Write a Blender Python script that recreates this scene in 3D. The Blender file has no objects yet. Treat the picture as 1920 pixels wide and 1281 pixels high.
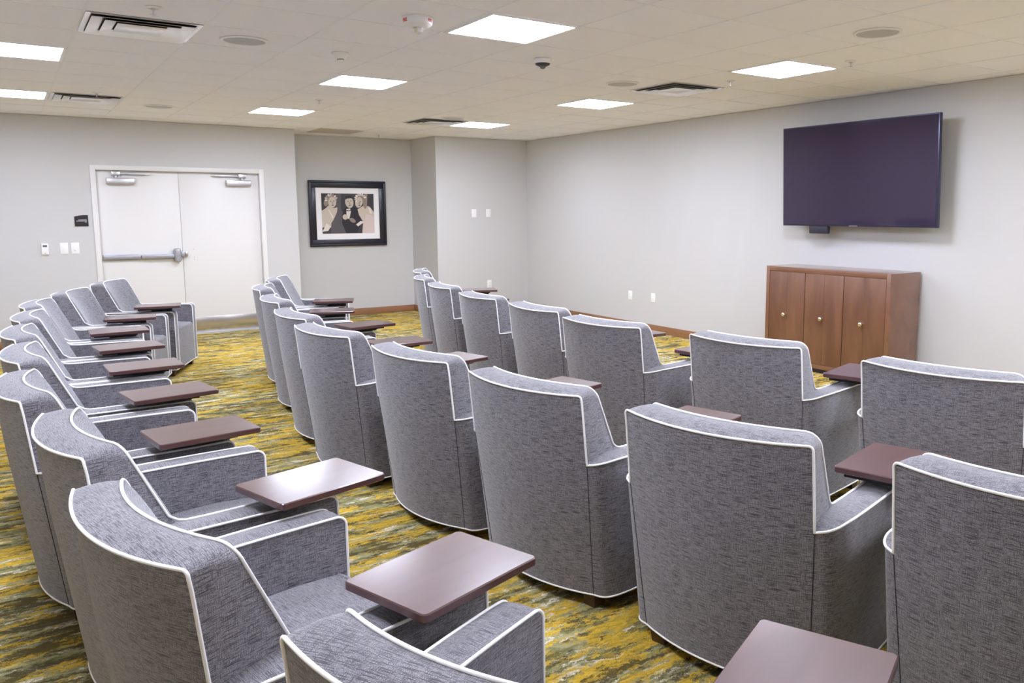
import bpy, bmesh, math, random
from mathutils import Vector, Matrix
PI = math.pi
R = math.radians
sc = bpy.context.scene
COL = sc.collection

# ------------------------------------------------------------------ helpers
def link(o, parent=None):
    COL.objects.link(o)
    if parent is not None:
        o.parent = parent
    return o

def tag(o, label=None, cat=None, group=None, kind=None):
    if label: o['label'] = label
    if cat: o['category'] = cat
    if group: o['group'] = group
    if kind: o['kind'] = kind
    return o

def thing(name, label, cat, loc=(0, 0, 0), rz=0.0, group=None, kind=None):
    o = bpy.data.objects.new(name, None)
    o.empty_display_size = 0.1
    o.location = loc
    o.rotation_euler = (0, 0, rz)
    link(o)
    return tag(o, label, cat, group, kind)

def copy_tree(o, parent=None):
    c = o.copy()
    link(c, parent)
    for ch in list(o.children):
        copy_tree(ch, c)
    return c

class MB:
    """collects shapes; build() links them as one mesh object"""
    def __init__(s):
        s.v = []; s.f = []; s.m = []; s.mi = 0
    def add(s, vs, fs):
        b = len(s.v)
        s.v += [tuple(p) for p in vs]
        s.f += [tuple(i + b for i in f) for f in fs]
        s.m += [s.mi] * len(fs)
        return s
    def box(s, x0, x1, y0, y1, z0, z1, bev=0.0, seg=2, mat=None):
        bm = bmesh.new()
        bmesh.ops.create_cube(bm, size=1.0)
        for v in bm.verts:
            v.co = Vector(((x0 + x1) / 2 + v.co.x * (x1 - x0), (y0 + y1) / 2 + v.co.y * (y1 - y0), (z0 + z1) / 2 + v.co.z * (z1 - z0)))
        if bev > 0:
            bmesh.ops.bevel(bm, geom=bm.edges[:], offset=bev, segments=seg, profile=0.5, affect='EDGES')
        if mat is not None:
            bmesh.ops.transform(bm, matrix=mat, verts=bm.verts)
        bm.verts.index_update()
        s.add([v.co[:] for v in bm.verts], [[v.index for v in f.verts] for f in bm.faces])
        bm.free()
        return s
    def lathe(s, prof, n=32, mat=None):
        # prof: list of (r, z); closed caps where r == 0
        vs = []; fs = []
        rings = []
        for r, z in prof:
            if r < 1e-6:
                rings.append([len(vs)]); vs.append((0, 0, z))
            else:
                rings.append(list(range(len(vs), len(vs) + n)))
                vs += [(r * math.cos(2 * PI * k / n), r * math.sin(2 * PI * k / n), z) for k in range(n)]
        for a, b in zip(rings, rings[1:]):
            for k in range(n):
                k2 = (k + 1) % n
                if len(a) == 1 and len(b) == 1: continue
                if len(a) == 1: fs.append((a[0], b[k2], b[k]))
                elif len(b) == 1: fs.append((a[k], a[k2], b[0]))
                else: fs.append((a[k], a[k2], b[k2], b[k]))
        if mat is not None: vs = [tuple(mat @ Vector(p)) for p in vs]
        return s.add(vs, fs)
    def tube(s, pts, r, n=8, closed=False, caps=True):
        P = [Vector(p) for p in pts]
        N = len(P)
        def tan(i):
            if closed: return (P[(i + 1) % N] - P[(i - 1) % N]).normalized()
            return (P[min(i + 1, N - 1)] - P[max(i - 1, 0)]).normalized()
        t = tan(0)
        u = t.orthogonal().normalized()
        vs = []; fs = []
        for i in range(N):
            t2 = tan(i)
            ax = t.cross(t2)
            if ax.length > 1e-7:
                u = Matrix.Rotation(t.angle(t2), 3, ax.normalized()) @ u
            t = t2
            u = (u - t * u.dot(t)).normalized()
            w = t.cross(u)
            for k in range(n):
                a = 2 * PI * k / n
                vs.append(P[i] + (u * math.cos(a) + w * math.sin(a)) * r)
        for i in range(N if closed else N - 1):
            j = (i + 1) % N
            off = 0
            if closed and i == N - 1:
                best = min(range(n), key=lambda q: (vs[q] - vs[i * n]).length)
                off = best
            for k in range(n):
                k2 = (k + 1) % n
                fs.append((i * n + k, i * n + k2, j * n + (k2 + off) % n, j * n + (k + off) % n))
        if caps and not closed:
            fs.append(tuple(range(n))[::-1]); fs.append(tuple((N - 1) * n + k for k in range(n)))
        return s.add([tuple(p) for p in vs], fs)
    def loft(s, loops, cap=True):
        n = len(loops[0]); vs = []; fs = []
        for L in loops: vs += [tuple(p) for p in L]
        for i in range(len(loops) - 1):
            for k in range(n):
                k2 = (k + 1) % n
                fs.append((i * n + k, i * n + k2, (i + 1) * n + k2, (i + 1) * n + k))
        if cap:
            fs.append(tuple(range(n))[::-1]); fs.append(tuple((len(loops) - 1) * n + k for k in range(n)))
        return s.add(vs, fs)
    def prism(s, poly, z0, z1, mat=None):
        n = len(poly)
        vs = [(x, y, z0) for x, y in poly] + [(x, y, z1) for x, y in poly]
        fs = [tuple(range(n))[::-1], tuple(range(n, 2 * n))] + [(k, (k + 1) % n, n + (k + 1) % n, n + k) for k in range(n)]
        if mat is not None: vs = [tuple(mat @ Vector(p)) for p in vs]
        return s.add(vs, fs)
    def build(s, name, mats, parent=None, smooth=35, uv=True):
        me = bpy.data.meshes.new(name)
        me.from_pydata(s.v, [], s.f)
        if not isinstance(mats, (list, tuple)): mats = [mats]
        for m in mats: me.materials.append(m)
        for p, mi in zip(me.polygons, s.m): p.material_index = mi
        bm = bmesh.new(); bm.from_mesh(me)
        bmesh.ops.recalc_face_normals(bm, faces=bm.faces[:])
        bm.to_mesh(me); bm.free()
        if smooth:
            for p in me.polygons: p.use_smooth = True
            me.set_sharp_from_angle(angle=R(smooth))
        if uv:
            L = me.uv_layers.new(name='UVMap')
            for p in me.polygons:
                nx, ny, nz = (abs(c) for c in p.normal)
                for li in p.loop_indices:
                    co = me.vertices[me.loops[li].vertex_index].co
                    if nz > 0.72: L.data[li].uv = (co.x, co.y)
                    elif nx > ny * 1.2: L.data[li].uv = (co.y + 0.37, co.z)
                    else: L.data[li].uv = (co.x, co.z)
        me.update()
        o = bpy.data.objects.new(name, me)
        return link(o, parent)

def rrect(cx, cy, hw, hl, r, n=5):
    pts = []
    for sx, sy, a0 in ((1, -1, -90), (1, 1, 0), (-1, 1, 90), (-1, -1, 180)):
        for k in range(n + 1):
            a = R(a0 + 90 * k / n)
            pts.append((cx + sx * (hw - r) + r * math.cos(a), cy + sy * (hl - r) + r * math.sin(a)))
    return pts

# ------------------------------------------------------------------ materials
def new_mat(name):
    m = bpy.data.materials.new(name); m.use_nodes = True
    nt = m.node_tree
    return m, nt, nt.nodes['Principled BSDF']

def plain(name, col, rough=0.5, metal=0.0, spec=0.5, emit=None, estr=1.0, noise=0.0, nscale=40.0):
    m, nt, b = new_mat(name)
    b.inputs['Base Color'].default_value = (*col, 1)
    b.inputs['Roughness'].default_value = rough
    b.inputs['Metallic'].default_value = metal
    b.inputs['Specular IOR Level'].default_value = spec
    if emit:
        b.inputs['Emission Color'].default_value = (*emit, 1)
        b.inputs['Emission Strength'].default_value = estr
    if noise > 0:
        tc = nt.nodes.new('ShaderNodeTexCoord'); n = nt.nodes.new('ShaderNodeTexNoise'); n.inputs['Scale'].default_value = nscale
        n.inputs['Detail'].default_value = 3
        nt.links.new(tc.outputs['Object'], n.inputs['Vector'])
        mx = nt.nodes.new('ShaderNodeMix'); mx.data_type = 'RGBA'; mx.blend_type = 'MULTIPLY'
        mx.inputs[0].default_value = noise
        mx.inputs[6].default_value = (*col, 1)
        nt.links.new(n.outputs['Fac'], mx.inputs[7]); nt.links.new(mx.outputs[2], b.inputs['Base Color'])
        bp = nt.nodes.new('ShaderNodeBump'); bp.inputs['Strength'].default_value = noise * 0.5; bp.inputs['Distance'].default_value = 0.002
        nt.links.new(n.outputs['Fac'], bp.inputs['Height']); nt.links.new(bp.outputs['Normal'], b.inputs['Normal'])
    return m

def N(nt, t, **kw):
    n = nt.nodes.new(t)
    for k, v in kw.items():
        if k.startswith('_'): setattr(n, k[1:], v)
        else: n.inputs[k.replace('__', ' ')].default_value = v
    return n

def mapped(nt, src, scale, loc=(0, 0, 0), rot=(0, 0, 0)):
    mp = nt.nodes.new('ShaderNodeMapping')
    mp.inputs['Scale'].default_value = scale; mp.inputs['Location'].default_value = loc; mp.inputs['Rotation'].default_value = rot
    nt.links.new(src, mp.inputs['Vector'])
    return mp.outputs['Vector']

def ramp(nt, src, stops, interp='LINEAR'):
    r = nt.nodes.new('ShaderNodeValToRGB'); r.color_ramp.interpolation = interp
    e = r.color_ramp.elements
    while len(e) > 1: e.remove(e[-1])
    e[0].position = stops[0][0]; e[0].color = (*stops[0][1], 1)
    for p, c in stops[1:]:
        x = e.new(p); x.color = (*c, 1)
    nt.links.new(src, r.inputs['Fac'])
    return r.outputs['Color']

def mix(nt, fac, a, b, mode='MIX'):
    m = nt.nodes.new('ShaderNodeMix'); m.data_type = 'RGBA'; m.blend_type = mode
    for idx, v in ((0, fac), (6, a), (7, b)):
        if isinstance(v, (int, float)): m.inputs[idx].default_value = v
        elif isinstance(v, tuple): m.inputs[idx].default_value = (*v, 1)
        else: nt.links.new(v, m.inputs[idx])
    return m.outputs[2]

def g(v): return (v, v, v)

def fabric_mat():
    m, nt, b = new_mat('heathered_grey_linen')
    uv = nt.nodes.new('ShaderNodeTexCoord').outputs['UV']
    def noise(scale, detail=2.0, rough=0.5, dist=0.0, loc=(0, 0, 0)):
        n = nt.nodes.new('ShaderNodeTexNoise'); n.noise_dimensions = '2D'
        n.inputs['Scale'].default_value = 1.0; n.inputs['Detail'].default_value = detail; n.inputs['Roughness'].default_value = rough
        n.inputs['Distortion'].default_value = dist
        nt.links.new(mapped(nt, uv, scale, loc), n.inputs['Vector'])
        return n.outputs['Fac']
    hs = noise((20, 540, 1), 2.0, 0.55)             # long weft slubs
    hs2 = noise((75, 700, 1), 2.0, 0.6, 0, (3, 7, 0))
    vs = noise((600, 42, 1), 2.0, 0.6, 0, (9, 1, 0))  # warp threads
    fine = noise((600, 800, 1), 1.0, 0.5)
    big = noise((6, 9, 1), 2.0, 0.5)
    base = ramp(nt, fine, [(0.28, (0.115, 0.108, 0.124)), (0.5, (0.250, 0.238, 0.262)), (0.75, (0.50, 0.48, 0.51))])
    c = mix(nt, ramp(nt, hs, [(0.36, g(0.95)), (0.50, g(0))]), base, (0.050, 0.045, 0.056))
    c = mix(nt, ramp(nt, hs2, [(0.32, g(0.8)), (0.46, g(0))]), c, (0.060, 0.056, 0.066))
    c = mix(nt, ramp(nt, vs, [(0.34, g(0.7)), (0.46, g(0))]), c, (0.070, 0.066, 0.078))
    c = mix(nt, ramp(nt, vs, [(0.60, g(0)), (0.75, g(0.3))]), c, (0.38, 0.37, 0.39))
    c = mix(nt, 0.35, c, ramp(nt, big, [(0.3, g(0.72)), (0.7, g(1.0))]), 'MULTIPLY')
    nt.links.new(c, b.inputs['Base Color'])
    b.inputs['Roughness'].default_value = 0.95
    b.inputs['Specular IOR Level'].default_value = 0.2
    b.inputs['Sheen Weight'].default_value = 0.4
    b.inputs['Sheen Roughness'].default_value = 0.5
    bp = nt.nodes.new('ShaderNodeBump'); bp.inputs['Strength'].default_value = 0.35; bp.inputs['Distance'].default_value = 0.0015
    ad = nt.nodes.new('ShaderNodeMath'); ad.operation = 'ADD'
    nt.links.new(hs2, ad.inputs[0]); nt.links.new(fine, ad.inputs[1]); nt.links.new(ad.outputs[0], bp.inputs['Height'])
    nt.links.new(bp.outputs['Normal'], b.inputs['Normal'])
    return m

def carpet_mat():
    m, nt, b = new_mat('distressed_mustard_carpet')
    ob = nt.nodes.new('ShaderNodeTexCoord').outputs['Object']
    def noise(scale, detail=4.0, rough=0.6, dist=0.0, loc=(0, 0, 0)):
        n = nt.nodes.new('ShaderNodeTexNoise')
        n.inputs['Scale'].default_value = 1.0; n.inputs['Detail'].default_value = detail; n.inputs['Roughness'].default_value = rough
        n.inputs['Distortion'].default_value = dist
        nt.links.new(mapped(nt, wob, scale, loc), n.inputs['Vector'])
        return n.outputs['Fac']
    wn = nt.nodes.new('ShaderNodeTexNoise'); wn.inputs['Scale'].default_value = 34.0; wn.inputs['Detail'].default_value = 4.0; wn.inputs['Roughness'].default_value = 0.7
    nt.links.new(mapped(nt, ob, (1.0, 1.6, 1)), wn.inputs['Vector'])
    wm = nt.nodes.new('ShaderNodeVectorMath'); wm.operation = 'MULTIPLY_ADD'
    nt.links.new(wn.outputs['Color'], wm.inputs[0]); wm.inputs[1].default_value = (0.16, 0.050, 0.0); nt.links.new(ob, wm.inputs[2])
    wob = wm.outputs[0]
    big = noise((2.7, 11.5, 1), 9.0, 0.72, 0.3)
    yel = noise((2.8, 12.0, 1), 9.0, 0.74, 0.35, (4.3, 1.7, 0))
    lite = noise((4.2, 16.0, 1), 9.0, 0.76, 0.4, (8.1, 9.4, 0))
    dark = noise((2.9, 12.5, 1), 9.0, 0.76, 0.35, (2.2, 5.9, 0))
    zone = noise((0.55, 0.9, 1), 2.0, 0.5, 0.0, (1.2, 3.3, 0))
    fib = noise((300, 300, 1), 1.0, 0.5)
    iso = noise((20, 28, 1), 6.0, 0.7, 0.0, (5.2, 0.3, 0))
    iso2 = noise((22, 34, 1), 6.0, 0.7, 0.0, (1.7, 8.8, 0))
    def math(op, a, b_):
        m_ = nt.nodes.new('ShaderNodeMath'); m_.operation = op
        for q, v in ((0, a), (1, b_)):
            if isinstance(v, (int, float)): m_.inputs[q].default_value = v
            else: nt.links.new(v, m_.inputs[q])
        return m_.outputs[0]
    def addz(src, k, isrc, ki=0.40):
        a = math('ADD', src, math('MULTIPLY', math('SUBTRACT', zone, 0.5), k))
        return math('ADD', a, math('MULTIPLY', math('SUBTRACT', isrc, 0.5), ki))
    base = ramp(nt, addz(big, 0.0, iso2), [(0.38, (0.110, 0.096, 0.036)), (0.47, (0.27, 0.25, 0.105)), (0.60, (0.53, 0.50, 0.28))])
    c = mix(nt, ramp(nt, addz(lite, 0.0, iso), [(0.54, g(0)), (0.585, g(0.95))]), base, (1.0, 0.93, 0.74))
    yc = ramp(nt, noise((16, 70, 1), 5.0, 0.7, 0.0, (0.4, 6.1, 0)), [(0.40, (0.46, 0.33, 0.075)), (0.52, (0.82, 0.52, 0.045)), (0.66, (0.92, 0.66, 0.14))])
    c = mix(nt, ramp(nt, addz(yel, 0.22, iso2), [(0.488, g(0)), (0.522, g(1))]), c, yc)
    c = mix(nt, ramp(nt, addz(dark, -0.2, iso), [(0.525, g(0)), (0.560, g(0.92))]), c, (0.110, 0.088, 0.038))
    c = mix(nt, 0.5, c, ramp(nt, fib, [(0.25, g(0.55)), (0.65, g(1.0))]), 'MULTIPLY')
    nt.links.new(c, b.inputs['Base Color'])
    b.inputs['Roughness'].default_value = 1.0
    b.inputs['Specular IOR Level'].default_value = 0.1
    bp = nt.nodes.new('ShaderNodeBump'); bp.inputs['Strength'].default_value = 0.5; bp.inputs['Distance'].default_value = 0.004
    nt.links.new(fib, bp.inputs['Height']); nt.links.new(bp.outputs['Normal'], b.inputs['Normal'])
    return m

def wood_mat(name, dark, light, rough=0.35, scale=(3, 3, 40), coat=0.0, spec=0.5, streak=1.0):
    m, nt, b = new_mat(name)
    ob = nt.nodes.new('ShaderNodeTexCoord').outputs['Object']
    n = nt.nodes.new('ShaderNodeTexNoise'); n.inputs['Scale'].default_value = 1.0; n.inputs['Detail'].default_value = 5; n.inputs['Distortion'].default_value = 0.6
    nt.links.new(mapped(nt, ob, scale), n.inputs['Vector'])
    c = ramp(nt, n.outputs['Fac'], [(0.3, dark), (0.7, light)])
    nt.links.new(c, b.inputs['Base Color'])
    b.inputs['Roughness'].default_value = rough
    b.inputs['Specular IOR Level'].default_value = spec
    b.inputs['Coat Weight'].default_value = coat
    b.inputs['Coat Roughness'].default_value = 0.25
    return m

M = {}
M['fabric'] = fabric_mat()
M['piping'] = plain('white_welt_piping', (0.95, 0.94, 0.94), 0.6)
M['seam'] = plain('dark_seam_thread', (0.03, 0.03, 0.035), 0.9)
M['tablet'] = wood_mat('mahogany_tablet_veneer', (0.068, 0.022, 0.021), (0.098, 0.036, 0.034), 0.42, (14, 2, 14), 1.0, 0.5)
M['tablet'].node_tree.nodes['Principled BSDF'].inputs['Coat Roughness'].default_value = 0.19
M['steel_black'] = plain('black_steel', (0.02, 0.02, 0.022), 0.4, 0.5)
M['leg'] = wood_mat('walnut_leg', (0.05, 0.024, 0.012), (0.09, 0.045, 0.022), 0.4)
M['cab'] = wood_mat('walnut_cabinet', (0.130, 0.054, 0.030), (0.225, 0.103, 0.056), 0.32, (5, 7, 1.2), 0.35)
M['cab_frame'] = wood_mat('walnut_cabinet_frame', (0.175, 0.075, 0.040), (0.235, 0.105, 0.058), 0.25, (5, 2, 5), 0.9)
M['base'] = wood_mat('brown_wood_baseboard', (0.25, 0.12, 0.055), (0.34, 0.17, 0.085), 0.35, (2, 2, 30), 0.2)
M['wall'] = plain('greige_wall_paint', (0.605, 0.600, 0.598), 0.55, 0, 0.35)
M['ceil'] = plain('white_acoustic_tile', (0.92, 0.925, 0.985), 0.9, 0, 0.2)
M['grid'] = plain('white_ceiling_tee', (0.88, 0.89, 0.94), 0.5)
M['carpet'] = carpet_mat()
M['white'] = plain('white_plastic', (0.88, 0.88, 0.88), 0.35)
M['door'] = plain('white_door_paint', (0.77, 0.76, 0.75), 0.4)
M['alu'] = plain('satin_aluminium', (0.62, 0.62, 0.64), 0.3, 0.9)
M['alu_dark'] = plain('grey_anodised_metal', (0.42, 0.42, 0.45), 0.35, 0.6)
M['steel'] = plain('brushed_stainless', (0.66, 0.63, 0.60), 0.25, 0.95)
M['lamp'] = plain('lit_led_diffuser', (0.9, 0.9, 0.9), 0.5, emit=(0.885, 0.94, 1.13), estr=47.0)
M['lamp_frame'] = plain('white_lamp_frame', (0.9, 0.9, 0.9), 0.4)
M['grille'] = plain('pale_speaker_grille', (0.66, 0.67, 0.70), 0.7, noise=0.4, nscale=300)
M['diff'] = plain('glossy_white_vent_metal', (0.86, 0.85, 0.87), 0.22, 0.35)
M['diff_return'] = plain('painted_return_grille', (0.62, 0.57, 0.54), 0.6)
M['void'] = plain('dark_duct_void', (0.03, 0.028, 0.03), 0.9)
M['screen'] = plain('glossy_black_screen', (0.027, 0.020, 0.042), 0.04, 0, 0.5)
M['screen'].node_tree.nodes['Principled BSDF'].inputs['IOR'].default_value = 1.75
M['screen'].node_tree.nodes['Principled BSDF'].inputs['Specular Tint'].default_value = (0.88, 0.74, 1.0, 1)
M['bezel'] = plain('dark_blue_grey_bezel', (0.05, 0.055, 0.10), 0.3, 0.5)
M['plastic_black'] = plain('black_plastic', (0.03, 0.028, 0.045), 0.45)
M['brass'] = plain('champagne_brass', (0.80, 0.72, 0.58), 0.22, 1.0)
M['sign'] = plain('black_sign_plaque', (0.016, 0.010, 0.010), 0.35)
M['sign_text'] = plain('silver_sign_lettering', (0.55, 0.55, 0.60), 0.5)
M['red'] = plain('red_print', (0.65, 0.03, 0.03), 0.5)
M['lcd'] = plain('grey_lcd', (0.13, 0.15, 0.15), 0.3)
M['slot'] = plain('dark_slot', (0.05, 0.05, 0.05), 0.6)
M['pframe'] = plain('black_lacquer_frame', (0.014, 0.013, 0.022), 0.3)
M['mat_board'] = plain('white_mat_board', (0.94, 0.93, 0.96), 0.6)
def clear_mat():
    m, nt, b = new_mat('clear_polycarbonate')
    b.inputs['Transmission Weight'].default_value = 0.9; b.inputs['Roughness'].default_value = 0.05; b.inputs['IOR'].default_value = 1.5
    return m
M['clear'] = clear_mat()
M['lens'] = plain('faceted_clear_lens', (0.80, 0.80, 0.83), 0.12, 0.6)

# ------------------------------------------------------------------ room
H = 2.627
XR, YD, XA, YP, XP, YC = 6.758, 11.066, 3.260, 11.770, 5.219, 10.900
XL, YN = -1.75, -1.60
GX, GY, G = 0.455, 4.029, 0.6095
TH = 0.12

def struct(name, mb, mats, label=None, smooth=35):
    o = mb.build(name, mats, None, smooth)
    tag(o, label, None, None, 'structure')
    return o
struct('floor', MB().box(XL - TH, XR + TH, YN - TH, YP + TH, -0.1, 0), M['carpet'], 'mustard, olive and cream streaked carpet', 0)
struct('ceiling', MB().box(XL - TH, XR + TH, YN - TH, YP + TH, H + 0.003, H + 0.1), M['ceil'], 'white acoustic tile ceiling', 0)
D0, D1, DT = 0.890, 2.843, 2.09    # outer edges of the door frame
struct('wall_far', MB().box(XL - TH, D0 + .01, YD, YD + TH, 0, H).box(D1 - .01, XA, YD, YD + TH, 0, H).box(D0 + .01, D1 - .01, YD, YD + TH, DT - .01, H)
       .box(XA - TH, XA, YD + TH, YP, 0, H), M['wall'], 'pale grey wall with the double doors', 0)
struct('wall_recess', MB().box(XA - TH, XP + .0, YP, YP + TH, 0, H), M['wall'], 'pale grey recessed wall behind the framed picture', 0)
struct('wall_corner', MB().box(XP, XR, YC, YP + TH, 0, H), M['wall'], 'pale grey projecting corner wall', 0)
struct('wall_right', MB().box(XR, XR + TH, YN - TH, YP + TH, 0, H), M['wall'], 'pale grey wall behind the television', 0)
struct('wall_left', MB().box(XL - TH, XL, YN - TH, YD, 0, H), M['wall'], None, 0)
struct('wall_near', MB().box(XL, XR, YN - TH, YN, 0, H), M['wall'], None, 0)
bh, bt = 0.100, 0.014
def bb(*a): return MB().box(*a, bev=0.004)
struct('baseboard_far', bb(XL, D0, YD - bt, YD, 0, bh).box(D1, XA, YD - bt, YD, 0, bh, 0.004), M['base'], 'brown wooden baseboard')
struct('baseboard_recess', bb(XA, XP - bt, YP - bt, YP, 0, bh), M['base'], 'brown wooden baseboard under the picture')
struct('baseboard_corner', bb(XP - bt, XP, YC - bt, YP, 0, bh).box(XP, XR - bt, YC - bt, YC, 0, bh, 0.004), M['base'], 'brown wooden baseboard')
struct('baseboard_right', bb(XR - bt, XR, YN, YC, 0, bh), M['base'], 'brown wooden baseboard under the television')
struct('baseboard_left', bb(XL, XL + bt, YN, YD - bt, 0, bh), M['base'])
struct('baseboard_near', bb(XL + bt, XR - bt, YN, YN + bt, 0, bh), M['base'])
# T-bar grid of the ceiling
gm = MB()
i0 = math.ceil((XL - GX) / G); i1 = math.floor((XR - GX) / G)
j0 = math.ceil((YN - GY) / G); j1 = math.floor((YP - GY) / G)
bw = 0.0065
xs = [GX + G * i for i in range(i0, i1 + 1)]
ys = [GY + G * j for j in range(j0, j1 + 1)]
for x in xs:
    ymax = YD if x < XA else (YP if x < XP else YC)
    gm.box(x - bw, x + bw, YN, ymax, H + 0.0005, H + 0.0035)
for y in ys:
    xa, xb = XL, XR
    if y > YD: xa = XA
    if y > YC: xb = XP
    if y > YP: continue
    pts = [xa] + [x for x in xs if xa < x < xb] + [xb]
    for a, b_ in zip(pts, pts[1:]):
        gm.box(a + (bw if a != xa else 0), b_ - (bw if b_ != xb else 0), y - bw * .6, y + bw * .6, H + 0.0005, H + 0.0035)
struct('trim_1', gm, M['grid'], 'white metal grid between the ceiling tiles', 0)

# ------------------------------------------------------------------ doors
dm = thing('door_1', 'white double doors with a push bar and steel kick plates', None, ((D0 + D1) / 2, YD, 0), 0, None, 'structure')
fw = 0.055; SX = -0.030; hw = (D1 - D0) / 2
fr = MB()
for s in (-1, 1):
    xa, xb = sorted((s * hw, s * (hw - fw)))
    fr.box(xa, xb, -0.014, 0.115, 0, DT, 0.003)
    xa, xb = sorted((s * (hw - fw), s * (hw - fw - 0.012)))
    fr.box(xa, xb, 0.108, 0.1148, 0, DT - fw, 0.001)
fr.box(-hw + fw, hw - fw, -0.014, 0.115, DT - fw, DT, 0.003)
fr.build('door_frame', M['door'], dm)
lw = hw - fw - 0.003
YF_ = 0.060           # face of the leaves, set back in the frame
for s in (-1, 1):
    xa, xb = sorted((SX + s * 0.0018, s * lw))
    leaf = MB().box(xa, xb, YF_, YF_ + 0.044, 0.012, DT - fw - 0.004, 0.0015).build('door_leaf', M['door'], dm)
    ka, kb = sorted((SX + s * 0.02, s * (lw - 0.02)))
    MB().box(ka, kb, YF_ - 0.0025, YF_ + 0.001, 0.02, 0.215, 0.0008).build('kick_plate', M['steel'], leaf)['label'] = 'polished stainless kick plate'
    cx = -0.665 if s < 0 else 0.670
    cb = MB().box(cx - 0.150, cx + 0.150, YF_ - 0.060, YF_ + 0.001, 1.872, 1.946, 0.009, 3)
    closer = cb.build('door_closer', M['alu'], leaf)
    closer['label'] = 'silver overhead door closer'
    px = cx + s * 0.045
    ar = MB()
    ar.box(px - 0.045, px + 0.045, YF_ - 0.050, YF_ - 0.004, 1.972, 2.022, 0.004)
    ar.lathe([(0, 1.94), (0.016, 1.94), (0.016, 1.985), (0, 1.985)], 16, Matrix.Translation((px, YF_ - 0.028, 0)))
    ar.box(min(px, px - s * 0.34), max(px, px - s * 0.34), YF_ - 0.048, YF_ - 0.034, 1.988, 2.003, 0.003)
    ar.box(min(px - s * 0.12, px - s * 0.37), max(px - s * 0.12, px - s * 0.37), YF_ - 0.030, YF_ - 0.012, 1.992, 2.002, 0.002)
    ar.build('closer_arm', M['alu'], dm)
pb = MB()
x_l, x_r = -lw + 0.018, SX - 0.060
pb.box(x_l, x_l + 0.40, YF_ - 0.045, YF_ + 0.0005, 0.978, 1.028, 0.008, 3)
pb.box(x_l + 0.405, x_r, YF_ - 0.060, YF_ + 0.0005, 0.976, 1.026, 0.009, 3)
pb.box(x_l, x_r, YF_ - 0.025, YF_ + 0.0005, 0.966, 1.036, 0.003)
bar = pb.build('push_bar', M['alu_dark'], dm)
bar['label'] = 'grey metal push bar across the left leaf'
hd = MB().box(x_r - 0.045, x_r + 0.030, YF_ - 0.078, YF_ + 0.0005, 0.930, 1.095, 0.018, 4).box(x_r + 0.034, x_r + 0.080, YF_ - 0.045, YF_ + 0.0005, 0.985, 1.055, 0.004)
hd.lathe([(0, 0), (0.028, 0), (0.026, 0.01), (0, 0.012)], 20, Matrix.Translation((x_r - .005, YF_ - 0.076, 0.960)) @ Matrix.Rotation(PI / 2, 4, 'X'))
hd.build('latch_case', M['alu_dark'], dm)
MB().box(x_r + 0.083, x_r + 0.112, YF_ - 0.035, YF_ + 0.0005, 0.988, 1.052, 0.004).build('strike', M['steel'], dm)
MB().box(0.095, 0.101, YF_ - .002, YF_ + .001, 1.075, 1.081).box(0.095, 0.101, YF_ - .002, YF_ + .001, 0.975, 0.981).box(0.095, 0.101, YF_ - .002, YF_ + .001, 0.95, 0.956).build('screw_hole', M['slot'], dm)
MB().box(-hw + fw, hw - fw, -0.005, 0.112, 0, 0.010, 0.003).build('threshold', M['alu'], dm)

# ------------------------------------------------------------------ armchair
TO, TM = (0.339, -0.684, 0.874), (0, -0.752, 0.868)
TI, TIM = (0.311, -0.581, 0.886), (0, -0.649, 0.888)
AO = (0.339, -0.655, 0.606)
SB, BM = (0.310, -0.589, 0.066), (0, -0.656, 0.066)
IL, ILM = (0.292, -0.360, 0.40), (0, -0.420, 0.40)
ZT, YF, ZB = 0.618, 0.020, 0.066
CY = -0.31           # the thing's base sits at the middle of the footprint

def arcpt(A, Mi, s, z=None):
    x1, y1 = A[0], A[1] - Mi[1]
    r = (x1 * x1 + y1 * y1) / (2 * y1)
    al = math.asin(x1 / r) * s
    return Vector((r * math.sin(al), Mi[1] + r - r * math.cos(al), Mi[2] + (A[2] - Mi[2]) * s * s if z is None else z))

def lerp(a, b, t): return tuple(a[i] + (b[i] - a[i]) * t for i in range(len(a)))

def outer_pt(s, z):
    # back shell: rises from SB to AO, then near vertically to TO
    if z <= AO[2]:
        t = (z - ZB) / (AO[2] - ZB)
        A = lerp(SB, AO, t)
        Mi = lerp(BM, (0, -0.725, AO[2]), t)
    else:
        t = (z - AO[2]) / (TO[2] - AO[2])
        A = lerp(AO, TO, t)
        Mi = lerp((0, -0.725, AO[2]), TM, t)
    return arcpt((A[0], A[1], z), (0, Mi[1], z), s, z)

def drop(s, w, r):
    d = (1 - abs(s)) * w
    return r - math.sqrt(max(0, r * r - (r - d) ** 2)) if d < r else 0.0

def sh(p): return (p[0], p[1] - CY, p[2])

ss = sorted(set([-1 + 2 * k / 28 for k in range(29)] + [x for q in (0.997, 0.985, 0.965, 0.94, 0.90) for x in (q, -q)]))
def back_section(s):
    L = []
    zt = TO[2] - drop(s, 0.339, 0.014)
    for z in (ZB, 0.2, 0.34, 0.48, 0.606, 0.70, 0.79): L.append(outer_pt(s, z))
    o = arcpt(TO, TM, s); o.z -= drop(s, 0.339, 0.014); L.append(o)
    i = arcpt(TI, TIM, s); di = drop(s, 0.32, 0.045); i.z -= di; i.y += di * 0.35
    for t, h in ((0.25, 0.006), (0.5, 0.008), (0.75, 0.006)):
        p = o.lerp(i, t); p.z += h; L.append(p)
    L.append(i)
    q = arcpt(IL, ILM, s)
    for t, bul in ((0.03, 0.008), (0.08, 0.016), (0.18, 0.022), (0.4, 0.026), (0.7, 0.026), (1.0, 0.020)):
        p = i.lerp(q, t); p.y += bul * (1 - abs(s) ** 14) ; L.append(p)
    L.append(Vector((q.x, q.y, ZB)))
    return L, o, i

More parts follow.
